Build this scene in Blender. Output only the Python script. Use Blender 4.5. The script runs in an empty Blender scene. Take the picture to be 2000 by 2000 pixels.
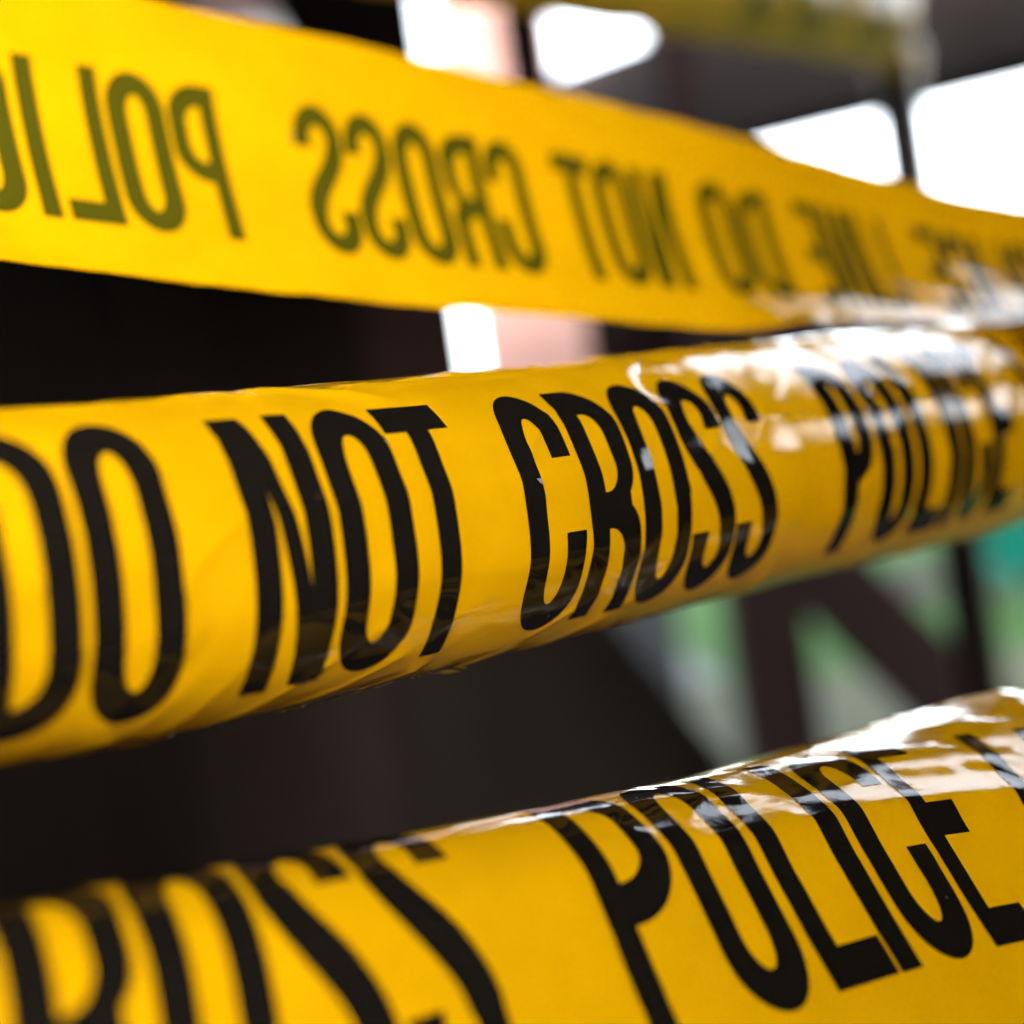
import bpy, bmesh, math, random
import numpy as np
from mathutils import Matrix, Vector
from mathutils.geometry import delaunay_2d_cdt

random.seed(7)
S = bpy.context.scene
COL = S.collection
RAD = math.radians

# ---------------------------------------------------------------- camera
CAM_Z = 1.20
cd = bpy.data.cameras.new('camera')
cam = bpy.data.objects.new('camera', cd)
COL.objects.link(cam)
cd.sensor_width = 36.0
cd.lens = 43.2
cd.clip_start = 0.005
cd.clip_end = 600
cd.dof.use_dof = True
cd.dof.focus_distance = 0.187
cd.dof.aperture_fstop = 5.5
CM = Matrix.Translation((0, 0, CAM_Z)) @ Matrix.Rotation(RAD(90), 4, 'X') @ Matrix.Rotation(RAD(-8), 4, 'Z')
cam.matrix_world = CM
S.camera = cam

# ---------------------------------------------------------------- sky, sun, exposure
SUN_EL, SUN_AZ = 14.0, 186.0          # azimuth clockwise from the view direction (+Y)
w = bpy.data.worlds.new('World')
S.world = w
w.use_nodes = True
nt = w.node_tree
bg = nt.nodes['Background']
sky = nt.nodes.new('ShaderNodeTexSky')
sky.sky_type = 'NISHITA'
sky.sun_disc = False
sky.sun_elevation = RAD(SUN_EL)
sky.sun_rotation = RAD(SUN_AZ)
sky.air_density = 1.0
sky.dust_density = 4.0
sky.ozone_density = 0.6
hsv = nt.nodes.new('ShaderNodeHueSaturation')
hsv.inputs['Saturation'].default_value = 0.35
nt.links.new(sky.outputs[0], hsv.inputs['Color'])
nt.links.new(hsv.outputs[0], bg.inputs['Color'])
bg.inputs['Strength'].default_value = 0.15

sd = bpy.data.lights.new('sun', 'SUN')
sd.energy = 1.0
sd.angle = RAD(13)
sd.color = (1.0, 0.95, 0.86)
sun = bpy.data.objects.new('sun', sd)
COL.objects.link(sun)
sv = Vector((math.sin(RAD(SUN_AZ)) * math.cos(RAD(SUN_EL)), math.cos(RAD(SUN_AZ)) * math.cos(RAD(SUN_EL)), math.sin(RAD(SUN_EL))))
sun.rotation_euler = sv.to_track_quat('Z', 'Y').to_euler()
sun.location = sv * 30

S.view_settings.view_transform = 'Standard'
S.view_settings.look = 'None'
S.view_settings.gamma = 1.0
S.view_settings.use_curve_mapping = False
S.view_settings.exposure = 4.15
S.render.engine = 'CYCLES'
S.cycles.use_denoising = True
S.cycles.max_bounces = 8
S.cycles.transmission_bounces = 6
S.cycles.sample_clamp_indirect = 8

# ---------------------------------------------------------------- helpers
def tag(o, label=None, cat=None, group=None, kind=None):
    if label: o['label'] = label
    if cat: o['category'] = cat
    if group: o['group'] = group
    if kind: o['kind'] = kind
    return o

def mesh_obj(name, verts, faces, mat, parent=None, smooth=False):
    me = bpy.data.meshes.new(name)
    me.from_pydata([tuple(map(float, v)) for v in verts], [], [tuple(map(int, f)) for f in faces])
    me.update()
    if smooth:
        me.polygons.foreach_set('use_smooth', [True] * len(me.polygons))
    me.materials.append(mat)
    o = bpy.data.objects.new(name, me)
    COL.objects.link(o)
    if parent: o.parent = parent
    return o

def empty(name, loc=(0, 0, 0)):
    o = bpy.data.objects.new(name, None)
    o.empty_display_size = 0.05
    o.location = loc
    COL.objects.link(o)
    return o

def node_mat(name):
    m = bpy.data.materials.new(name)
    m.use_nodes = True
    return m, m.node_tree.nodes, m.node_tree.links

def rough_mat(name, c1, c2, scale=6.0, rough=0.75, bump=0.3, stretch=(1, 1, 1), spec=0.3):
    m, N, L = node_mat(name)
    b = N['Principled BSDF']
    tc = N.new('ShaderNodeTexCoord'); mp = N.new('ShaderNodeMapping')
    mp.inputs['Scale'].default_value = stretch
    no = N.new('ShaderNodeTexNoise'); no.inputs['Scale'].default_value = scale
    no.inputs['Detail'].default_value = 6; no.inputs['Roughness'].default_value = 0.65
    L.new(tc.outputs['Object'], mp.inputs['Vector']); L.new(mp.outputs[0], no.inputs['Vector'])
    cr = N.new('ShaderNodeValToRGB')
    cr.color_ramp.elements[0].position = 0.35; cr.color_ramp.elements[1].position = 0.68
    cr.color_ramp.elements[0].color = (*c1, 1); cr.color_ramp.elements[1].color = (*c2, 1)
    L.new(no.outputs['Fac'], cr.inputs[0]); L.new(cr.outputs[0], b.inputs['Base Color'])
    b.inputs['Roughness'].default_value = rough
    b.inputs['Specular IOR Level'].default_value = spec
    bp = N.new('ShaderNodeBump'); bp.inputs['Strength'].default_value = bump; bp.inputs['Distance'].default_value = 0.01
    L.new(no.outputs['Fac'], bp.inputs['Height']); L.new(bp.outputs[0], b.inputs['Normal'])
    return m

# ---------------------------------------------------------------- tape materials
def film_mat(name, transl=0.20):
    m, N, L = node_mat(name)
    out = N['Material Output']; N.remove(N['Principled BSDF'])
    uv = N.new('ShaderNodeUVMap'); uv.uv_map = 'tape'
    # faint mottling of the pigment
    no = N.new('ShaderNodeTexNoise'); no.inputs['Scale'].default_value = 90; no.inputs['Detail'].default_value = 5
    L.new(uv.outputs[0], no.inputs['Vector'])
    cr = N.new('ShaderNodeValToRGB')
    cr.color_ramp.elements[0].color = (0.60, 0.315, 0.0008, 1); cr.color_ramp.elements[1].color = (0.66, 0.36, 0.0012, 1)
    L.new(no.outputs['Fac'], cr.inputs[0])
    # fine crinkles
    n2 = N.new('ShaderNodeTexNoise'); n2.inputs['Scale'].default_value = 160; n2.inputs['Detail'].default_value = 7
    n2.inputs['Distortion'].default_value = 1.2
    L.new(uv.outputs[0], n2.inputs['Vector'])
    bp = N.new('ShaderNodeBump'); bp.inputs['Strength'].default_value = 0.10; bp.inputs['Distance'].default_value = 0.0006
    L.new(n2.outputs['Fac'], bp.inputs['Height'])
    mpn = N.new('ShaderNodeMapping'); mpn.inputs['Scale'].default_value = (28, 620, 1)
    L.new(uv.outputs[0], mpn.inputs['Vector'])
    n4 = N.new('ShaderNodeTexNoise'); n4.inputs['Scale'].default_value = 1.0; n4.inputs['Detail'].default_value = 4
    L.new(mpn.outputs[0], n4.inputs['Vector'])
    bp0 = bp
    bp = N.new('ShaderNodeBump'); bp.inputs['Strength'].default_value = 0.16; bp.inputs['Distance'].default_value = 0.0003
    L.new(n4.outputs['Fac'], bp.inputs['Height']); L.new(bp0.outputs[0], bp.inputs['Normal'])
    n5 = N.new('ShaderNodeTexNoise'); n5.inputs['Scale'].default_value = 34; n5.inputs['Detail'].default_value = 9; n5.inputs['Roughness'].default_value = .68
    L.new(uv.outputs[0], n5.inputs['Vector'])
    sm = N.new('ShaderNodeMapRange'); sm.inputs['From Min'].default_value = .3; sm.inputs['From Max'].default_value = .62
    sm.inputs['To Min'].default_value = .84; sm.inputs['To Max'].default_value = 1.03
    L.new(n5.outputs['Fac'], sm.inputs['Value'])
    mu = N.new('ShaderNodeMix'); mu.data_type = 'RGBA'; mu.blend_type = 'MULTIPLY'; mu.inputs['Factor'].default_value = 1
    L.new(cr.outputs[0], mu.inputs['A']); L.new(sm.outputs[0], mu.inputs['B'])
    df = N.new('ShaderNodeBsdfDiffuse'); tr = N.new('ShaderNodeBsdfTranslucent')
    L.new(mu.outputs['Result'], df.inputs['Color'])
    tr.inputs['Color'].default_value = (0.72, 0.27, 0.0006, 1)
    L.new(bp.outputs[0], df.inputs['Normal'])
    mx = N.new('ShaderNodeMixShader'); mx.inputs[0].default_value = transl
    L.new(df.outputs[0], mx.inputs[1]); L.new(tr.outputs[0], mx.inputs[2])
    gl = N.new('ShaderNodeBsdfGlossy'); gl.inputs['Roughness'].default_value = 0.045
    gl.inputs['Color'].default_value = (1, 1, 1, 1)
    L.new(bp.outputs[0], gl.inputs['Normal'])
    n3 = N.new('ShaderNodeTexNoise'); n3.inputs['Scale'].default_value = 55; n3.inputs['Detail'].default_value = 8; n3.inputs['Roughness'].default_value = .7
    L.new(uv.outputs[0], n3.inputs['Vector'])
    mr = N.new('ShaderNodeMapRange'); mr.inputs['From Min'].default_value = .35; mr.inputs['From Max'].default_value = .75
    mr.inputs['To Min'].default_value = .03; mr.inputs['To Max'].default_value = .13
    L.new(n3.outputs['Fac'], mr.inputs['Value']); L.new(mr.outputs[0], gl.inputs['Roughness'])
    fr = N.new('ShaderNodeFresnel'); fr.inputs['IOR'].default_value = 1.5
    L.new(bp.outputs[0], fr.inputs['Normal'])
    m2 = N.new('ShaderNodeMixShader')
    # a thin sheet reflects the same from both sides
    geo = N.new('ShaderNodeNewGeometry'); 
    fr2 = N.new('ShaderNodeLayerWeight')
    L.new(bp.outputs[0], fr2.inputs['Normal']); fr2.inputs['Blend'].default_value = 0.41
    L.new(fr2.outputs['Fresnel'], m2.inputs[0])
    L.new(mx.outputs[0], m2.inputs[1]); L.new(gl.outputs[0], m2.inputs[2])
    L.new(m2.outputs[0], out.inputs['Surface'])
    return m

def ink_mat(name, col=(0.006, 0.005, 0.004), rough=0.045):
    m, N, L = node_mat(name)
    b = N['Principled BSDF']
    uv = N.new('ShaderNodeUVMap'); uv.uv_map = 'tape'
    n2 = N.new('ShaderNodeTexNoise'); n2.inputs['Scale'].default_value = 160; n2.inputs['Detail'].default_value = 7
    n2.inputs['Distortion'].default_value = 1.2
    L.new(uv.outputs[0], n2.inputs['Vector'])
    bp = N.new('ShaderNodeBump'); bp.inputs['Strength'].default_value = 0.10; bp.inputs['Distance'].default_value = 0.0006
    L.new(n2.outputs['Fac'], bp.inputs['Height']); L.new(bp.outputs[0], b.inputs['Normal'])
    vo = N.new('ShaderNodeTexVoronoi'); vo.inputs['Scale'].default_value = 170
    L.new(uv.outputs[0], vo.inputs['Vector'])
    st = N.new('ShaderNodeMath'); st.operation = 'LESS_THAN'; st.inputs[1].default_value = 0.034
    L.new(vo.outputs['Distance'], st.inputs[0])
    mc = N.new('ShaderNodeMix'); mc.data_type = 'RGBA'
    mc.inputs['A'].default_value = (*col, 1); mc.inputs['B'].default_value = (.06, .055, .045, 1)
    L.new(st.outputs[0], mc.inputs['Factor']); L.new(mc.outputs['Result'], b.inputs['Base Color'])
    b.inputs['Roughness'].default_value = rough
    b.inputs['IOR'].default_value = 1.47
    return m

FILM = film_mat('yellow_film')
INK = ink_mat('black_print')
INK_BACK = ink_mat('print_seen_through_film', (0.049, 0.045, 0.0025), 0.12)   # ink as it looks through the yellow film

# ---------------------------------------------------------------- tape surface
# Each tape is a curved, twisted strip 75 mm wide. It is laid out in metres in a
# frame of its own (x right, y down, z away), which FRAME turns into the world.
FRAME = CM @ Matrix.Diagonal((1, -1, -1, 1))
FR = np.array(FRAME)
VK = np.array([-38, -21, -10, 0, 10, 21, 42.]) * 1e-3

def vnoise(x, y, seed):
    """smooth value noise, vectorised"""
    xi = np.floor(x).astype(np.int64); yi = np.floor(y).astype(np.int64)
    fx = x - xi; fy = y - yi
    fx = fx * fx * fx * (fx * (fx * 6 - 15) + 10); fy = fy * fy * fy * (fy * (fy * 6 - 15) + 10)
    def h(a, b):
        n = (a * 374761393 + b * 668265263 + seed * 1442695041) & 0x7fffffff
        n = ((n ^ (n >> 13)) * 1274126177) & 0x7fffffff
        n = (n ^ (n >> 16)) & 0xffff
        return n / 32767.5 - 1.0
    return (h(xi, yi) * (1 - fx) + h(xi + 1, yi) * fx) * (1 - fy) + (h(xi, yi + 1) * (1 - fx) + h(xi + 1, yi + 1) * fx) * fy

def poly(u, b, c, lo, hi):
    uc = np.clip(u, lo, hi)
    val = b * uc ** 2 + c * uc ** 3
    sl = 2 * b * uc + 3 * c * uc ** 2
    return val + sl * (u - uc), sl

# folds that can be picked out on the tape in focus: from (u, v) to (u, v) in mm, height, width
FOLDS = {11: [(11, 32, 31, 23, .75, .9), (0, 30, 17, 25.5, .34, 1.0), (-9, -30, 3, -9, .26, 1.2), (-16, -31, -6, -14, .24, 1.3),
              (36, 10, 47, 19, .22, 1.0), (58, 3, 71, -2, .10, .9), (40, -25, 62, -29, .2, 1.0), (28, -25, 40, -30, .3, .9),
              (14, -27, 30, -25, .16, .9)]}

class Tape:
    def __init__(self, par, lo, hi, wr, seed, creases=(), curls=()):
        self.curls = curls
        self.creases = creases
        self.par = np.array(par); self.lo = lo; self.hi = hi; self.wr = wr; self.seed = seed
        rg = random.Random(seed)
        self.folds = list(FOLDS.get(seed, []))
        for k in range(46):
            ua = rg.uniform(lo * 1e3 - 30, hi * 1e3 + 30); va = rg.choice([rg.uniform(-34, -14), rg.uniform(10, 38), rg.uniform(-30, 36)])
            an = rg.choice([-1, 1]) * rg.uniform(.25, 1.1); ln = rg.uniform(6, 22)
            self.folds.append((ua, va, ua + ln * math.cos(an), va + ln * math.sin(an), rg.choice([-1, 1]) * rg.uniform(.04, .13), rg.uniform(.7, 1.3)))
        self.vg = np.linspace(-.046, .042, 177)
        th = np.interp(self.vg, VK, self.par[9:16])
        k = np.ones(13) / 13.0                                      # round the bends off
        pad = np.concatenate([th[0] + (np.arange(-6, 0)) * (th[1] - th[0]), th, th[-1] + np.arange(1, 7) * (th[-1] - th[-2])])
        self.tg = np.convolve(pad, k, 'valid')

    def base(self, u, v):
        p = self.par; A = p[:3]; az, el, by, cy, bz, cz = p[3:9]; p1, p2, k1 = p[16:19]
        d = np.array([math.cos(el) * math.cos(az), -math.sin(el), math.cos(el) * math.sin(az)])
        oy, sy = poly(u, by, cy, self.lo, self.hi); oz, sz = poly(u, bz, cz, self.lo, self.hi)
        c = A + u[:, None] * d; c[:, 1] += oy; c[:, 2] += oz
        t = np.tile(d, (len(u), 1)); t[:, 1] += sy; t[:, 2] += sz
        t /= np.linalg.norm(t, axis=1)[:, None]
        up = np.array([0, -1, 0.])
        e1 = np.cross(up, t); e1 /= np.linalg.norm(e1, axis=1)[:, None]
        e1 = np.where(e1[:, 2:3] > 0, -e1, e1)
        e2 = up - (t @ up)[:, None] * t; e2 /= np.linalg.norm(e2, axis=1)[:, None]
        uc = np.clip(u, self.lo, self.hi)
        tw = p1 * uc + p2 * uc ** 2
        vg = self.vg; dv = vg[1] - vg[0]; i0 = 92
        T = self.tg[i0] + (self.tg - self.tg[i0])[None] * (1 + k1 * uc)[:, None] + tw[:, None]
        for vc, st, ua, ub in self.creases:                          # folds: the bend gathers along a line
            x = vg * 1e3 - vc - 1.2 * np.sin(u * 40)[:, None]
            fold = (1 / (1 + np.exp(-x / .45)) - np.clip((x + 7) / 14, 0, 1)) * st
            um = u * 1e3
            g = 1 / (1 + np.exp(-(um - ua) / 8)) * 1 / (1 + np.exp((um - ub) / 8))
            T = T + fold * g[:, None]
        for vc, st, ua in self.curls:                                # a margin turned up
            T = T + (st * np.clip((vc - vg * 1e3) / 7, 0, 1))[None] * (1 / (1 + np.exp(-(u * 1e3 - ua) / 7)))[:, None]
        a = -np.sin(T); b = np.cos(T); z = np.zeros((len(u), 1))
        ia = np.concatenate([z, np.cumsum((a[:, 1:] + a[:, :-1]) / 2 * dv, 1)], 1)
        ib = np.concatenate([z, np.cumsum((b[:, 1:] + b[:, :-1]) / 2 * dv, 1)], 1)
        k = np.clip((v - vg[0]) / dv, 0, 175.999); i = k.astype(int); w_ = k - i
        r = np.arange(len(u))
        pa = ia[r, i] * (1 - w_) + ia[r, i + 1] * w_ - ia[:, i0]
        pb = ib[r, i] * (1 - w_) + ib[r, i + 1] * w_ - ib[:, i0]
        th = T[r, i] * (1 - w_) + T[r, i + 1] * w_
        n = np.cos(th)[:, None] * e1 + np.sin(th)[:, None] * e2
        return c + pa[:, None] * e1 + pb[:, None] * e2, n

    def wrinkle(self, u, v):
        s = self.seed; W = self.wr
        um, vm = u * 1e3, v * 1e3
        edge = np.clip((np.abs(vm - 3) - 22) / 15, 0, 1) ** 2
        d = W[0] * vnoise(um / 34, vm / 26, s)                                     # slow waves
        r = vnoise((um * .8 + vm * .6) / 17, (vm * .8 - um * .6) / 9, s + 3)       # diagonal creases
        d += W[1] * np.exp(-(r / .2) ** 2)
        d += W[2] * vnoise(um / 16, vm / 4.2, s + 5)                               # streaks along the pull
        d += W[3] * edge * (vnoise(um / 9, vm / 7, s + 9) + .5 * vnoise(um / 4, vm / 5, s + 11))
        m = 1 / (1 + np.exp(-(um - W[5]) / 10)) / (1 + np.exp(-(vm - W[6]) / 2.5))  # crumpled stretch
        cr = vnoise(um / 21, vm / 7, s + 21) + .45 * vnoise(um / 9 + vm / 14, vm / 4, s + 22)
        d += W[4] * m * np.tanh(1.6 * cr)
        for ua, va, ub, vb, amp, wd in self.folds:                                 # single sharp folds
            L_ = math.hypot(ub - ua, vb - va); cx, cy = (ub - ua) / L_, (vb - va) / L_
            a_ = (um - ua) * cx + (vm - va) * cy; t_ = -(um - ua) * cy + (vm - va) * cx
            k = (np.abs(t_) < wd * 9) & (a_ > -3) & (a_ < L_ + 3)
            if not k.any(): continue
            env = 1 / (1 + np.exp(-(a_[k] - 1) / 1.2)) / (1 + np.exp((a_[k] - L_ + 1) / 1.2))
            x = t_[k] / wd
            d[k] += amp * env * np.where(x > 0, np.exp(-x / 3.2), np.exp(x)) * (1 - np.exp(-(x * 1.2) ** 2) * .12)
        return d * 1e-3

    def at(self, u, v, off=0.0):
        u = np.asarray(u, float); v = np.asarray(v, float)
        P, n = self.base(u, v)
        P = P + n * (self.wrinkle(u, v) + off)[:, None]
        P4 = np.concatenate([P, np.ones((len(P), 1))], 1)
        return (P4 @ FR.T)[:, :3]

def set_uv(me, uvs):
    l = me.uv_layers.new(name='tape')
    idx = np.zeros(len(me.loops), dtype=np.int32)
    me.loops.foreach_get('vertex_index', idx)
    l.data.foreach_set('uv', uvs[idx].astype(np.float32).ravel())

V0, V1 = -0.0345, 0.0405

def film_mesh(tp, u0, u1, du, dv, parent, low=(0, 0)):
    nu = int((u1 - u0) / du) + 1; nv = int((V1 - V0) / dv) + 1
    uu, vv = np.meshgrid(np.linspace(u0, u1, nu), np.linspace(V0, V1, nv), indexing='ij')
    vv = V1 - (V1 - vv) * (1 + low[0] / (V1 - V0) / (1 + np.exp(-(uu * 1e3 - low[1]) / 12)))
    U = uu.ravel(); V = vv.ravel()
    P = tp.at(U, V)
    i = np.arange(nu - 1)[:, None] * nv + np.arange(nv - 1)[None]
    q = np.stack([i, i + nv, i + nv + 1, i + 1], -1).reshape(-1, 4)
    o = mesh_obj('film', P, q, FILM, parent, True)
    set_uv(o.data, np.stack([U, V], 1))
    return o

# ---------------------------------------------------------------- lettering
A_, B_ = 3.9, 5.8      # stroke widths: uprights, horizontals (mm)
H2 = 21.0

def arc(cx, cy, rx, ry, a0, a1, n=14):
    return [(cx + rx * math.cos(math.radians(a0 + (a1 - a0) * k / n)), cy + ry * math.sin(math.radians(a0 + (a1 - a0) * k / n))) for k in range(n + 1)]

def glyph(ch, w, a=A_, b=B_):
    """outline loops in mm, x from 0 to w, y from -21 to 21"""
    h = H2; g = h + .4
    if ch == 'I': return [[(0, -h), (w, -h), (w, h), (0, h)]]
    if ch == 'L': return [[(0, -h), (w, -h), (w, -h + b), (a, -h + b), (a, h), (0, h)]]
    if ch == 'E': return [[(0, -h), (w, -h), (w, -h + b), (a, -h + b), (a, -b / 2), (w * .9, -b / 2), (w * .9, b / 2), (a, b / 2), (a, h - b), (w, h - b), (w, h), (0, h)]]
    if ch == 'T':
        c = w / 2
        return [[(c - a / 2, -h), (c + a / 2, -h), (c + a / 2, h - b), (w, h - b), (w, h), (0, h), (0, h - b), (c - a / 2, h - b)]]
    if ch == 'N': return [[(0, -h), (a, -h), (a, 8.5), (w - a - .9, -h), (w, -h), (w, h), (w - a, h), (w - a, -5.5), (a + .9, h), (0, h)]]
    r = w / 2; ry = 9.5
    if ch == 'O':
        out = arc(r, g - ry, r, ry, 180, 0, 22) + arc(r, -g + ry, r, ry, 0, -180, 22)
        ir = r - a; iy = 5.6
        inn = arc(r, g - b - iy, ir, iy, 180, 0, 16) + arc(r, -g + b + iy, ir, iy, 0, -180, 16)
        return [out, inn]
    if ch == 'D':
        x = w * .35
        out = [(0, -h), (0, h), (x, h)] + arc(x, h - 10, w - x, 10, 90, 0, 14) + arc(x, -h + 10, w - x, 10, 0, -90, 14)
        inn = [(a, -h + b), (a, h - b)] + arc(a + .6, h - b - 6, w - 2 * a - .6, 6, 90, 0, 10) + arc(a + .6, -h + b + 6, w - 2 * a - .6, 6, 0, -90, 10)
        return [out, inn]
    if ch == 'P':
        x = w * .35; m = -5.5
        out = [(0, -h), (0, h), (x, h)] + arc(x, h - 9, w - x, 9, 90, 0, 12) + arc(x, m + 9, w - x, 9, 0, -90, 12) + [(a, m), (a, -h)]
        inn = [(a, m + b), (a, h - b)] + arc(a + .6, h - b - 5, w - 2 * a - .6, 5, 90, 0, 9) + arc(a + .6, m + b + 5, w - 2 * a - .6, 5, 0, -90, 9)
        return [out, inn]
    if ch == 'R':
        x = w * .35; m = -1.5
        out = [(0, -h), (0, h), (x, h)] + arc(x, h - 8, w - x, 8, 90, 0, 12) + arc(w - 3.4, 6.4, 3.2, 6, 0, -62, 8) + \
              arc(w - 3.4, -6.4, 3.2, 6, 62, 0, 8) + [(w + .3, -h), (w + .3 - a, -h), (w - a - .1, -8.5)] + arc(w - a - 3.2, -8.5, 3.1, 4.2, 10, 90, 8) + [(a, -4.3), (a, -h)]
        inn = [(a, m + b - 2.8), (a, h - b)] + arc(a + .6, h - b - 5, w - 2 * a - .6, 5, 90, 0, 9) + arc(a + .6, m + b - 2.8 + 4.5, w - 2 * a - .6, 4.5, 0, -90, 9)
        return [out, inn]
    if ch == 'C':
        ir = r - a; iy = 5.6; t1, t2 = 8.2, -3.7
        out = [(w, t1), (w, g - ry)] + arc(r, g - ry, r, ry, 0, 180, 22)[1:] + arc(r, -g + ry, r, ry, 180, 360, 22) + [(w, t2), (w - a, t2), (w - a, -g + b + iy)]
        out += arc(r, -g + b + iy, ir, iy, 360, 180, 16)[1:] + arc(r, g - b - iy, ir, iy, 180, 0, 16) + [(w - a, t1)]
        return [out]
    if ch == 'S':
        # one stroke with an oval pen along a double curve
        cx = [(w - a / 2, 9.4), (w - a / 2, 12.5)]
        rr = r - a / 2; yy = ry - b / 2
        cx += arc(r, g - b / 2 - yy, rr, yy, 0, 180, 18)
        p0 = (a / 2, g - b / 2 - yy); p3 = (w - a / 2, -g + b / 2 + yy)
        p1 = (a / 2, 2.5); p2 = (w - a / 2, -2.5 + 2.0)
        for k in range(1, 20):
            t = k / 20
            cx.append(tuple((1 - t) ** 3 * p0[i] + 3 * (1 - t) ** 2 * t * p1[i] + 3 * (1 - t) * t * t * p2[i] + t ** 3 * p3[i] for i in (0, 1)))
        cx += arc(r, -g + b / 2 + yy, rr, yy, 0, -180, 18)
        cx += [(a / 2, -11.5), (a / 2, -8.2)]
        L, R_ = [], []
        for k, p in enumerate(cx):
            q0 = cx[max(k - 1, 0)]; q1 = cx[min(k + 1, len(cx) - 1)]
            tx, ty = q1[0] - q0[0], q1[1] - q0[1]
            ln = math.hypot(tx, ty) or 1; nx, ny = -ty / ln, tx / ln
            pa, pb = a / 2, b / 2
            if 0.35 < abs(nx) and abs(p[1]) < 10: pa *= 1.12
            s = math.sqrt(pa * pa * nx * nx + pb * pb * ny * ny)
            ox, oy = pa * pa * nx / s, pb * pb * ny / s
            L.append((p[0] + ox, p[1] + oy)); R_.append((p[0] - ox, p[1] - oy))
        return [L + R_[::-1]]
    raise ValueError(ch)

def inside(px, py, loops):
    c = np.zeros(len(px), bool)
    for lp in loops:
        n = len(lp)
        for i in range(n):
            x0, y0 = lp[i]; x1, y1 = lp[(i + 1) % n]
            if y0 == y1: continue
            k = ((y0 > py) != (y1 > py)) & (px < (x1 - x0) * (py - y0) / (y1 - y0) + x0)
            c ^= k
    return c

def letter(tp, ch, ua, ub, parent, off, flip=False, step=1.0, a_=A_):
    """one printed letter between ua and ub (mm along the tape); flip = seen from the back"""
    w_ = ub - ua
    loops = glyph(ch, w_, min(a_, w_ * (.34 if a_ == A_ else .44)), B_)
    # subdivide outline
    pts, edges = [], []
    for lp in loops:
        s = len(pts); m = len(lp); ring = []
        for i in range(m):
            p, q = lp[i], lp[(i + 1) % m]
            k = max(1, int(math.hypot(q[0] - p[0], q[1] - p[1]) / step))
            if math.hypot(q[0] - p[0], q[1] - p[1]) < 1e-6: continue
            for j in range(k): ring.append((p[0] + (q[0] - p[0]) * j / k, p[1] + (q[1] - p[1]) * j / k))
        pts += ring
        edges += [(s + i, s + (i + 1) % len(ring)) for i in range(len(ring))]
    gx, gy = np.meshgrid(np.arange(step / 2, w_, step), np.arange(-21.4, 21.4, step), indexing='ij')
    gx = gx.ravel(); gy = gy.ravel()
    k = inside(gx, gy, loops)
    grid = [(x, y) for x, y in zip(gx[k], gy[k])]
    vo, eo, fo, *_ = delaunay_2d_cdt([Vector(p) for p in pts + grid], edges, [], 0, 1e-5)
    V = np.array([tuple(p) for p in vo]); F = np.array([tuple(f) for f in fo if len(f) == 3])
    c = V[F].mean(1)
    F = F[inside(c[:, 0], c[:, 1], loops)]
    used = np.unique(F); mp = -np.ones(len(V), int); mp[used] = np.arange(len(used)); V = V[used]; F = mp[F]
    x = (w_ - V[:, 0]) if flip else V[:, 0]
    U = (ua + x) * 1e-3; VV = V[:, 1] * 1e-3
    P = tp.at(U, VV, off)
    o = mesh_obj('letter', P, F, INK_BACK if flip else INK, parent, True)
    set_uv(o.data, np.stack([U, VV], 1))
    return o

def barrier_tape(par, lo, hi, u0, u1, wr, seed, text, off, flip, label, du=.65e-3, dv=.65e-3, creases=(), curls=(), low=(0, 0)):
    tp = Tape(par, lo, hi, wr, seed, creases, curls)
    root = empty('barrier_tape')
    tag(root, label, 'barrier tape', 'yellow barrier tapes strung across the view')
    film_mesh(tp, u0, u1, du, dv, root, low)
    for ch, a, b, *st in text:
        letter(tp, ch, a, b, root, off, flip, 1.0 if flip else .75, st[0] if st else A_)
    return root

def word(s, ua, widths=None, gap=1.2, sc=1.0, flip=False):
    wd = {'I': 4.0, 'L': 10, 'E': 9.2, 'P': 11, 'O': 11.7, 'C': 11.5, 'N': 12, 'D': 11.7, 'T': 11.2, 'R': 11.4, 'S': 11.1}
    out = []
    for ch in (s[::-1] if flip else s):
        out.append((ch, ua, ua + wd[ch] * sc)); ua += (wd[ch] + gap) * sc
    return out

# middle tape, the one in focus
PM = [-0.03245, 0.00536, 0.15336, 0.70392, 0.09339, -0.32154, 0.42422, 0.07641, -1.06962, -1.56353, -0.86277, -0.37791, 0.1284, 0.50044, 0.97871, 1.85942, -0.90598, 7.39093, -0.72972]
TM = word('LINE', -82) + [('D', -33.6, -22), ('O', -20.8, -9.4), ('N', 0, 12.1), ('O', 13.3, 25.1), ('T', 25.4, 36.4), ('C', 45.8, 57.3), ('R', 58.7, 69.9), ('O', 70.6, 82.1),
      ('S', 82.9, 93.9), ('S', 94.4, 105.3), ('P', 125.1, 136, 4.7), ('O', 137.5, 149, 4.7), ('L', 150.6, 160.6, 4.7), ('I', 161.2, 165.9), ('C', 166.6, 177.4, 4.4), ('E', 178.2, 187.6, 4.7)] + word('LINE', 196.5) + word('DO', 245) + word('NOT', 280)
mid = barrier_tape(PM, -.05, .19, -.085, .36, (.20, .22, .05, .30, .25, 124, 5), 11, TM, 1.1e-4, False,
             'sharp yellow tape across the middle reading DO NOT CROSS POLICE in black',
             creases=[(4, .30, -10, 70), (-8, .18, -30, 75), (13, .26, 0, 110)], low=(-.0036, 15))
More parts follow.
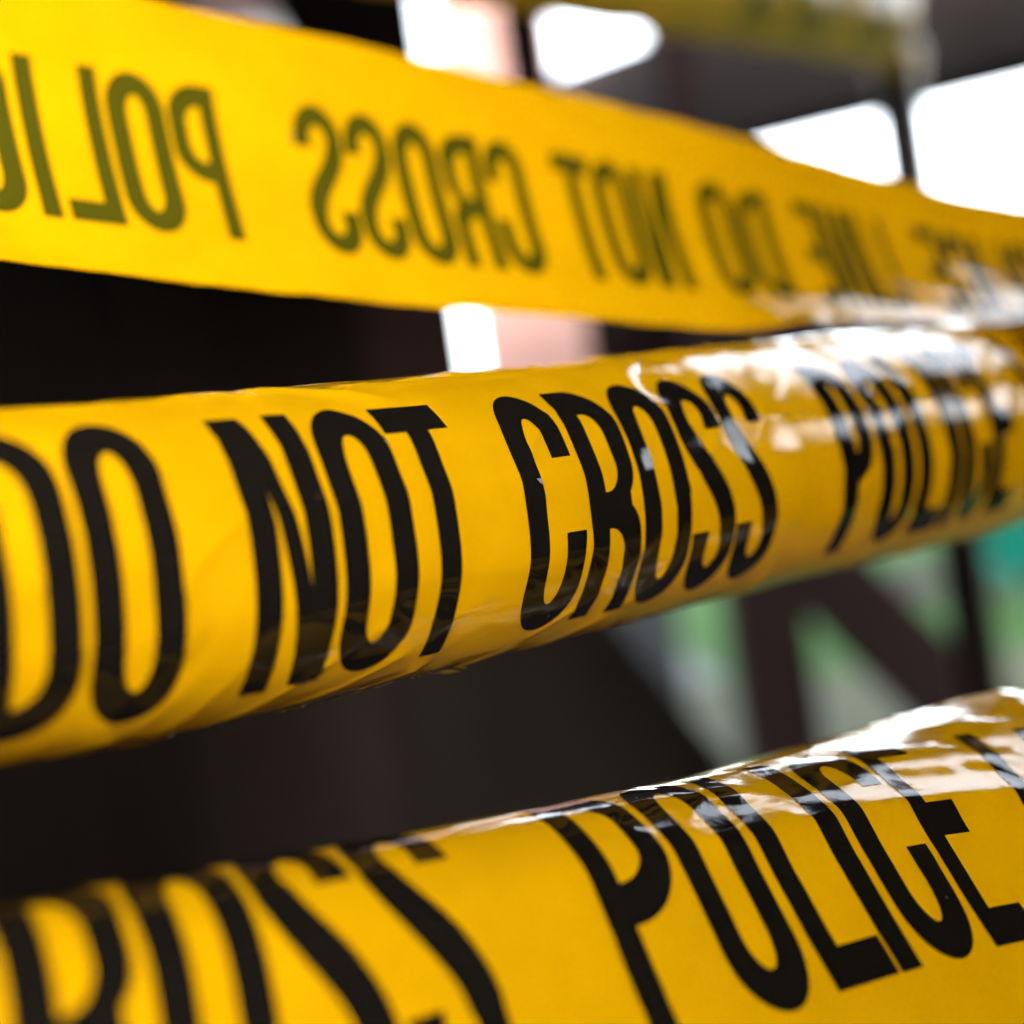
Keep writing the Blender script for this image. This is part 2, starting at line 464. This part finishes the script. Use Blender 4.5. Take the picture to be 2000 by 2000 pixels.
# ragged clear skin of the film hanging from its lower edge
CLEAR, N_, L_ = node_mat('clear_film')
N_.remove(N_['Principled BSDF'])
t_ = N_.new('ShaderNodeBsdfTransparent'); t_.inputs['Color'].default_value = (.93, .80, .45, 1)
g_ = N_.new('ShaderNodeBsdfGlossy'); g_.inputs['Roughness'].default_value = .08; g_.inputs['Color'].default_value = (1, .93, .75, 1)
x_ = N_.new('ShaderNodeMixShader'); x_.inputs[0].default_value = .22
L_.new(t_.outputs[0], x_.inputs[1]); L_.new(g_.outputs[0], x_.inputs[2]); L_.new(x_.outputs[0], N_['Material Output'].inputs['Surface'])
tm = Tape(PM, -.05, .19, (.20, .22, .05, .30, .25, 124, 5), 11)
nf = 160
fu = np.linspace(-.022, .046, nf)
ww = (.0016 * (vnoise(fu * 1e3 / 7, fu * 0, 71) + .35) + .0010).clip(0, .0034)
rows = []
for t in np.linspace(0, 1, 7):
    of = .0004 * t * vnoise(fu * 1e3 / 2.3, fu * 0 + t * 3, 72) + .0012 * t
    rows.append(tm.at(fu, V0 + .0004 - ww * t, 0) + np.outer(of, [.55, -.75, -.35]))
V_ = np.concatenate(rows)
F_ = [(r * nf + k, r * nf + k + 1, (r + 1) * nf + k + 1, (r + 1) * nf + k) for r in range(6) for k in range(nf - 1)]
mesh_obj('clear_fringe', V_, F_, CLEAR, mid, True)
# lower tape, nearest the camera
PL = [0.0368, 0.04795, 0.17453, 0.51332, 0.03219, 0.11274, 2.1912, -1.9555, -6.73436, 0.6488, 0.84489, 0.74559, 0.77813, 1.2042, 1.70644, 2.31565, 3.23344, -23.80202, -8.57747]
TL = [('C', -108.5, -97.2), ('R', -96, -84.6), ('O', -83.4, -72), ('S', -71, -59.6), ('S', -58.4, -46.8), ('P', -30.0, -17.0), ('O', -15.6, -3.5), ('L', -1.7, 9.5), ('I', 10, 14), ('C', 15.5, 27.4), ('E', 28.6, 38)] + \
     word('LINE', 50.5) + word('DO', 96)
barrier_tape(PL, -.11, .07, -.125, .21, (.20, .08, .05, .2, .30, -12, 6), 23, TL, 1.1e-4, False,
             'yellow tape along the bottom, nearest the camera, reading CROSS POLICE',
             creases=[(2.6, .52, 2, 90), (4, .22, -45, 2), (-5, .10, -80, -30)])
# upper tape, seen from its unprinted back
PU = [-0.03279, -0.07148, 0.27053, 0.51432, -0.0083, 0.27361, 0.09354, -1.05202, -0.67747, 0.63194, 0.62841, 0.59263, 0.5291, 0.45622, 0.35872, 0.27573, 0.31987, 8.69761, -1.00391]
TU = [('E', -91, -82), ('C', -80.5, -69.8), ('I', -68.2, -64.8), ('L', -63.2, -53.3), ('O', -52.3, -41), ('P', -40.3, -30.3), ('S', -14, -3), ('S', -2.4, 8.4), ('O', 9.2, 20.3), ('R', 21.2, 31.8), ('C', 32.6, 43.4),
      ('T', 51.6, 62), ('O', 62.4, 73), ('N', 74, 85), ('O', 93.4, 104.2), ('D', 105.2, 115.6), ('E', 123.8, 131), ('N', 131.8, 140.5), ('I', 141.5, 144.3), ('L', 145.2, 151.5),
      ('E', 161.8, 169), ('C', 170, 178), ('I', 179, 182), ('L', 183, 190), ('O', 191, 199.5), ('P', 200.5, 208)]
barrier_tape(PU, -.10, .18, -.14, .40, (.25, .05, .05, .3, .14, 110, -60), 37, TU, 1.4e-4, True,
             'blurred yellow tape seen from behind with its lettering showing through mirrored', curls=[(-17, .42, 98)], low=(.006, 100))

# ---------------------------------------------------------------- the place behind
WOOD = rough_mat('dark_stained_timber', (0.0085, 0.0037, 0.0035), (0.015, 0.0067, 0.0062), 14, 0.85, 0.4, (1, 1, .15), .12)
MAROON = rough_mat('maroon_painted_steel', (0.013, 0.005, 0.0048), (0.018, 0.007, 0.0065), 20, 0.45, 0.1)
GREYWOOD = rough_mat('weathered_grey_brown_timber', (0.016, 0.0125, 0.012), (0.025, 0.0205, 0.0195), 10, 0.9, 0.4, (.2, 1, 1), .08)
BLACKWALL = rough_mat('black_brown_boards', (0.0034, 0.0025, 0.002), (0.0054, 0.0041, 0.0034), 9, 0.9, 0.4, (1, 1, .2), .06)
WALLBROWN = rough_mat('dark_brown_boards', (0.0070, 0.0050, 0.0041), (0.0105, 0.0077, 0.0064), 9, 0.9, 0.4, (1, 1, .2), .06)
PINK = rough_mat('pale_pink_render', (0.075, 0.041, 0.037), (0.09, 0.05, 0.045), 5, 0.85, 0.3)
DADO = rough_mat('blue_grey_render', (0.009, 0.0105, 0.013), (0.013, 0.0145, 0.0175), 5, 0.85, 0.3)
GREEN = rough_mat('mown_lawn', (0.010, 0.031, 0.008), (0.021, 0.045, 0.015), 1.1, 0.95, 0.6, spec=.02)
CONC = rough_mat('pale_concrete', (0.028, 0.032, 0.023), (0.038, 0.042, 0.031), 1.5, 0.9, 0.3, spec=.02)
ASPH = rough_mat('blue_grey_asphalt', (0.02, 0.023, 0.028), (0.03, 0.033, 0.038), 2.5, 0.9, 0.3)
PAVE = rough_mat('pinkish_paving', (0.018, 0.0112, 0.0125), (0.024, 0.0155, 0.017), 2, 0.9, 0.3, spec=.02)
LEAF = rough_mat('teal_green_leaves', (0.001, 0.036, 0.028), (0.003, 0.058, 0.045), 4, 0.8, 0.2, spec=.03)
STEM = rough_mat('bark', (0.03, 0.022, 0.016), (0.05, 0.035, 0.025), 12, 0.9, 0.3)

def at(px, py, z):
    return (FRAME @ Vector(((px - 1000) / 2400 * z, (py - 1000) / 2400 * z, z, 1))).to_3d()

def box_verts(x0, x1, y0, y1, z0, z1, bev=0.0):
    return [(x0, y0, z0), (x1, y0, z0), (x1, y1, z0), (x0, y1, z0), (x0, y0, z1), (x1, y0, z1), (x1, y1, z1), (x0, y1, z1)]
BOXF = [(0, 3, 2, 1), (4, 5, 6, 7), (0, 1, 5, 4), (1, 2, 6, 5), (2, 3, 7, 6), (3, 0, 4, 7)]

def bevel(o, wd=0.004, seg=2):
    bm = bmesh.new(); bm.from_mesh(o.data)
    bmesh.ops.bevel(bm, geom=bm.edges[:], offset=wd, segments=seg, affect='EDGES', profile=0.6)
    bm.to_mesh(o.data); bm.free()
    return o

def box(name, x0, x1, y0, y1, z0, z1, mat, parent=None, bev=0.004):
    return bevel(mesh_obj(name, box_verts(x0, x1, y0, y1, z0, z1), BOXF, mat, parent), bev)

def beam(name, P, Q, wd, dp, mat, parent=None, bev=0.006):
    """a sawn timber from P to Q, wd tall and dp deep"""
    P = Vector(P); Q = Vector(Q); ln = (Q - P).length
    o = bevel(mesh_obj(name, box_verts(-dp / 2, dp / 2, -wd / 2, wd / 2, 0, ln), BOXF, mat, parent), bev)
    z = (Q - P).normalized(); ref = Vector((0, 1, 0)) if abs(z.y) < .95 else Vector((0, 0, 1))
    x = (ref - z * ref.dot(z)).normalized(); y = z.cross(x)
    M = Matrix((x, y, z)).transposed().to_4x4(); M.translation = P
    o.matrix_world = M
    return o

def ground(name, pts, z, mat):
    o = mesh_obj(name, [(x, y, z) for x, y in pts], [tuple(range(len(pts)))], mat)
    return tag(o, kind='structure')

ground('lawn', [(-200, -60), (250, -60), (250, 400), (-200, 400)], 0.0, GREEN)
ground('concrete_path', [(-30, 4.6), (40, 3.6), (40, 6.9), (-30, 7.4)], 0.004, CONC)
ground('asphalt_drive', [(-.6, 7.5), (1.15, 7.4), (1.0, 14), (.2, 18), (-3.2, 18)], 0.008, ASPH)
ground('paved_patch', [(3.0, 10.6), (5.0, 10.2), (5.4, 12.6), (3.2, 13.2)], 0.008, PAVE)

deck = empty('added_deck', (0, 0, 0))  # floor added so the undersides of the tapes reflect something dark
tag(deck, kind='structure')
for k in range(22):
    box('plank', -1.3 + .001, 1.6, -.95 + k * .12 + .003, -.95 + (k + 1) * .12 - .003, 0.02, .06, WOOD, deck, .003)

# boarded wall, post and brace; the roof further down is added
wl = at(842, 360, 1.7)
wall = empty('boarded_wall', (wl.x, wl.y, 0))
tag(wall, 'near-black boarded wall filling the left of the background', 'wall')
nb = 16; bw = 0.15
for k in range(nb):
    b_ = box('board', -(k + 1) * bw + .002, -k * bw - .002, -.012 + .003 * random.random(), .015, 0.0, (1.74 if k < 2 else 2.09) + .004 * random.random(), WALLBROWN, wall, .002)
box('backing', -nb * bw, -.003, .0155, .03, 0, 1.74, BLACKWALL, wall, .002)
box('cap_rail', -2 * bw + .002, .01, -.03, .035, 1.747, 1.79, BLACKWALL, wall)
p_ = at(722, 60, 1.62)
o = box('timber_post', p_.x - .062, p_.x + .066, p_.y - .05, p_.y + .05, 0, 2.6, WOOD)
tag(o, 'broad dark timber post above the left half of the mirrored tape', 'post')
o = beam('diagonal_brace', at(690, 240, 1.56), at(500, -160, 1.56), .06, .05, WOOD)
tag(o, 'dark diagonal brace at the top left beside the white gap', 'brace')

pc = at(948, 100, 4.0)
col_ = empty('pink_column', (pc.x, pc.y, 0))
tag(col_, 'pale pink rendered column between white gaps behind the upper tape', 'column')
box('shaft', -.16, .215, -.155, .155, .972, 3.6, PINK, col_, .01)
box('plinth', -.20, .34, -.19, .19, 0, .97, DADO, col_, .01)

s0 = at(1000, -60, 1.95); s1 = at(1058, 320, 1.95)
o = beam('hanging_strut', s1, (s1.x, s1.y, s0.z), .075, .04, WOOD)
tag(o, 'thin dark strut in front of the pink column', 'strut')

o = beam('sloping_beam', at(905, 322, 2.78), at(2160, -62, 1.62), .228, .09, GREYWOOD, bev=.01)
tag(o, 'grey-brown sloping beam across the upper right', 'beam')

# boards added behind the upper tape to keep sky out of the reflections
ia = at(1120, 450, 2.5); ib = at(1500, 450, 2.5)
inf = empty('added_panel', ((ia.x + ib.x) / 2, ia.y, 0))
tag(inf, 'dark boarded panel added behind the upper tape to block sky reflections', 'panel')
iz0 = at(1310, 640, 2.5).z; iz1 = at(1310, 330, 2.5).z; iw = ib.x - ia.x
for k in range(4):
    box('board', -iw / 2 + iw * k / 4 + .001, -iw / 2 + iw * (k + 1) / 4 - .001, -.01, .012, iz0, iz1, WOOD, inf, .002)

p_ = at(1420, 700, 2.2)
o = box('timber_post', p_.x - .064, p_.x + .068, p_.y - .05, p_.y + .05, 0, 2.5, WOOD)
tag(o, 'dark post below the middle tape, left of the diagonal brace', 'post')
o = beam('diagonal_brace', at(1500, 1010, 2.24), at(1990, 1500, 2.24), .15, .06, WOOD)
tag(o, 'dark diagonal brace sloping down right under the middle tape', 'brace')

def pole(name, x, y, r, z0, z1, mat, parent=None, n=20):
    v = []; f = []
    for z in (z0, z1):
        for k in range(n): v.append((x + r * math.cos(2 * math.pi * k / n), y + r * math.sin(2 * math.pi * k / n), z))
    f = [(k, (k + 1) % n, n + (k + 1) % n, n + k) for k in range(n)] + [tuple(range(n))[::-1], tuple(range(n, 2 * n))]
    return mesh_obj(name, v, f, mat, parent, False)

pb = at(1768, 280, 1.0)
pl = empty('steel_pole', (pb.x, pb.y, 0))
tag(pl, 'thin maroon steel pole between the two white gaps at upper right', 'pole')
pole('shaft', 0, 0, .0185, .006, 2.3, MAROON, pl)
pole('base_plate', 0, 0, .05, 0, .005, MAROON, pl)

# low slanting side of steps, dark, under the middle tape
pts = [(780, 930), (1060, 1060), (1200, 1215), (1420, 1480), (1500, 1620), (1500, 2300), (780, 2300)]
fr = [at(x, y, 1.45) for x, y in pts]
bk = [p + Vector((0, .05, 0)) for p in fr]
n_ = len(pts)
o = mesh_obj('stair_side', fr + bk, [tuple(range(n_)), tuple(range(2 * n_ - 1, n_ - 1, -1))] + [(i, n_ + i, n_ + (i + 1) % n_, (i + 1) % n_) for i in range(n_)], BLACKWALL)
tag(o, 'black slanting stair side below the middle tape', 'stair side')

o = beam('cross_rail', at(1150, 700, 2.32), at(1850, 602, 2.32), .15, .05, WOOD)
tag(o, 'dark horizontal rail glimpsed between upper and middle tapes', 'rail')

# roof added over the camera to keep overhead sky off the tapes
roof = empty('added_roof', (0, 0, 2.1))
tag(roof, 'dark boarded roof added overhead to block the sky', 'roof')
def roof_end(x):                       # far right corner of the added roof, cut back to let sky glare in
    return float(np.interp(x, [.44, .58, .84, 1.36], [2.0, 1.12, .86, .75]))
nbr = 20
for k in range(nbr):
    a0 = -1.0 + 2.36 * k / nbr; a1 = -1.0 + 2.36 * (k + 1) / nbr
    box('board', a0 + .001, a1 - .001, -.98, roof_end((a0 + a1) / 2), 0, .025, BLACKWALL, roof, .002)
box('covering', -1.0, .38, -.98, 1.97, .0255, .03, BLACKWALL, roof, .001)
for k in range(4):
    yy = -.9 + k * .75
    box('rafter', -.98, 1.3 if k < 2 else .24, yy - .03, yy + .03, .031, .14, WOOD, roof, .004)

# boarded wall added behind and to the right of the camera to block light
REAR_X = -.235                          # the added rear wall stops here; the sun comes in past its edge
wr_ = empty('boarded_wall', (1.35, -.02, 0))
tag(wr_, 'dark boarded wall added behind and right of the camera to block light', 'wall')
for k in range(14):
    for z0, z1 in (((0, 1.49), (1.71, 2.098)) if k in (10, 11) else ((0, 2.098),)):       # opening made to give the middle tape a band of glare
        box('board', .0 + .003 * random.random(), .02, -.93 + k * .125 + .001, -.93 + (k + 1) * .125 - .001, z0, z1, BLACKWALL, wr_, .002)
for ya, yb, z0, z1 in ((-.95, .32, 0, 2.098), (.3205, .57, 0, 1.49), (.3205, .57, 1.71, 2.098), (.5705, .82, 0, 2.098)):
    box('backing', .021, .035, ya, yb, z0, z1, BLACKWALL, wr_, .002)
nbk = int((1.35 - REAR_X) / .12)
for k in range(nbk):
    x0 = -k * .12
    box('board', x0 - .119, x0 - .001, -.955, -.935 + .003 * random.random(), 0, 2.098, BLACKWALL, wr_, .002)
box('backing', -nbk * .12, 0, -.968, -.956, 0, 2.098, BLACKWALL, wr_, .002)

for k in range(4):
    x0 = -1.35 - 1.0 + k * .12
    box('board', x0 + .001, x0 + .119, -.955, -.935 + .003 * random.random(), 0, 2.098, BLACKWALL, wr_, .002)
box('backing', -2.35, -1.87, -.968, -.956, 0, 2.098, BLACKWALL, wr_, .002)

# added boards around an opening shaped to limit the low sunlight
for z0, z1 in ((0, 1.36), (1.62, 2.098)):
    for k in range(3):
        xa = -1.869 + .0945 * k
        box('board', xa + .001, xa + .0935, -.954, -.936 + .003 * random.random(), z0, z1, BLACKWALL, wr_, .002)
    box('backing', -1.868, -1.586, -.967, -.957, z0, z1, BLACKWALL, wr_, .002)

# boarded wall added along the left side to cut the sky light
wh = empty('boarded_wall', (-1.0, 0, 0))
tag(wh, 'dark boarded side wall added left of the camera to block sky light', 'wall')
for k in range(20):
    box('board', -.02, -.003 * random.random(), -.95 + k * .125 + .001, -.95 + (k + 1) * .125 - .001, 0, 2.095, BLACKWALL, wh, .002)
box('backing', -.034, -.021, -.95, 1.55, 0, 2.095, BLACKWALL, wh, .002)

# pale grey house wall seen through the gap at the top left
GREYWALL = rough_mat('pale_grey_render', (0.040, 0.043, 0.047), (0.05, 0.053, 0.057), 3, 0.9, 0.2, spec=.05)
gl_ = at(380, 60, 6.0); gr_ = at(640, 60, 6.0)
hs = empty('grey_house', ((gl_.x + gr_.x) / 2, gl_.y, 0))
tag(hs, 'pale grey house glimpsed in the gap at the top left', 'house')
hw = (gr_.x - gl_.x) / 2
box('wall', -hw, hw, 0, 1.2, 0, 3.75, GREYWALL, hs, .01)
mesh_obj('roof', [(-hw - .1, -.12, 3.755), (hw + .1, -.12, 3.755), (hw + .1, 1.32, 3.755), (-hw - .1, 1.32, 3.755), (-hw - .1, .6, 4.3), (hw + .1, .6, 4.3)],
         [(0, 3, 2, 1), (0, 1, 5, 4), (2, 3, 4, 5), (1, 2, 5), (3, 0, 4)], WOOD, hs)

# bush far right
def bush(name, c, rx, ry, rz, n, label):
    r = random.Random(5)
    root = empty(name, (c[0], c[1], 0)); tag(root, label, 'bush')
    v = []; f = []
    for k in range(n):
        t = r.uniform(0, 2 * math.pi); s = math.sqrt(1 - r.uniform(-1, 1) ** 2) ; q = r.random() ** .4
        cz = r.uniform(-1, 1); sr = math.sqrt(1 - cz * cz)
        p = Vector((rx * q * sr * math.cos(t), ry * q * sr * math.sin(t), rz + rz * q * cz + .1))
        a = Vector((r.gauss(0, 1), r.gauss(0, 1), r.gauss(0, 1))).normalized() * r.uniform(.05, .1)
        b = a.cross(Vector((r.gauss(0, 1), r.gauss(0, 1), r.gauss(0, 1)))).normalized() * r.uniform(.03, .05)
        i = len(v); v += [p - a, p + b, p + a, p - b]; f.append((i, i + 1, i + 2, i + 3))
    mesh_obj('crown', v, f, LEAF, root)
    pole('trunk', 0, 0, .05, 0, rz, STEM, root, 8)
pbx = at(2085, 1000, 9.2)
bush('rounded_bush', (pbx.x, pbx.y), 1.15, .9, .95, 6000, 'teal-green leafy bush at the right edge behind the middle tape')

# fourth tape, high and far, tied to the pole
P4 = [-0.042, -0.2445, 0.5, 0.827, 0.20, 0, 0, 0, 0] + [-1.1, -.8, -.58, -.4, -.2, .0, .3] + [0.2, 0, 0]
T4 = word('LINE', 262, flip=True) + word('POLICE', 318, flip=True) + word('CROSS', 402, flip=True)
t4 = barrier_tape(P4, -.05, .4, -.12, .48, (.8, .2, .15, .8, .35, 380, -60), 51, T4, 1.5e-4, True,
             'dark amber out-of-focus tape at the top, ending at the thin pole', 1.5e-3, 1.5e-3)
# its end wound round the pole, crumpled
kz = at(1745, 110, 1.0).z
v = []; f = []; nn, mm_ = 72, 30
for j in range(mm_):
    for k in range(nn):
        a = 2 * math.pi * k / nn; t = j / (mm_ - 1)
        q = float(vnoise(np.array([(k if k < nn - 8 else 0) / 4.0]), np.array([j / 3.0]), 77)[0])
        r = .0185 + .003 * math.sin(math.pi * t) + .003 * q
        v.append((pb.x + r * math.cos(a), pb.y + r * math.sin(a), kz - .018 + .036 * t + .012 * math.sin(a)))
for j in range(mm_ - 1):
    for k in range(nn): f.append((j * nn + k, j * nn + (k + 1) % nn, (j + 1) * nn + (k + 1) % nn, (j + 1) * nn + k))
o = mesh_obj('wound_end', v, f, FILM, t4, True)
set_uv(o.data, np.array([(p[0], p[2]) for p in v]))
# crumpled knot of film beside it
kc = at(1652, 52, .93); v = []; f = []; nn, mm_ = 40, 24
for j in range(mm_):
    for k in range(nn):
        a = 2 * math.pi * k / nn; t = math.pi * j / (mm_ - 1)
        d = Vector((math.sin(t) * math.cos(a), math.sin(t) * math.sin(a), math.cos(t)))
        q = float(vnoise(np.array([d.x * 3 + d.z * 1.7 + 9]), np.array([d.y * 3 - d.z * 2.1 + 9]), 83)[0])
        v.append(kc + d * (.013 + .006 * q))
for j in range(mm_ - 1):
    for k in range(nn): f.append((j * nn + k, j * nn + (k + 1) % nn, (j + 1) * nn + (k + 1) % nn, (j + 1) * nn + k))
o = mesh_obj('knot', v, f, FILM, t4, True)
set_uv(o.data, np.array([(p[0], p[2]) for p in v]))
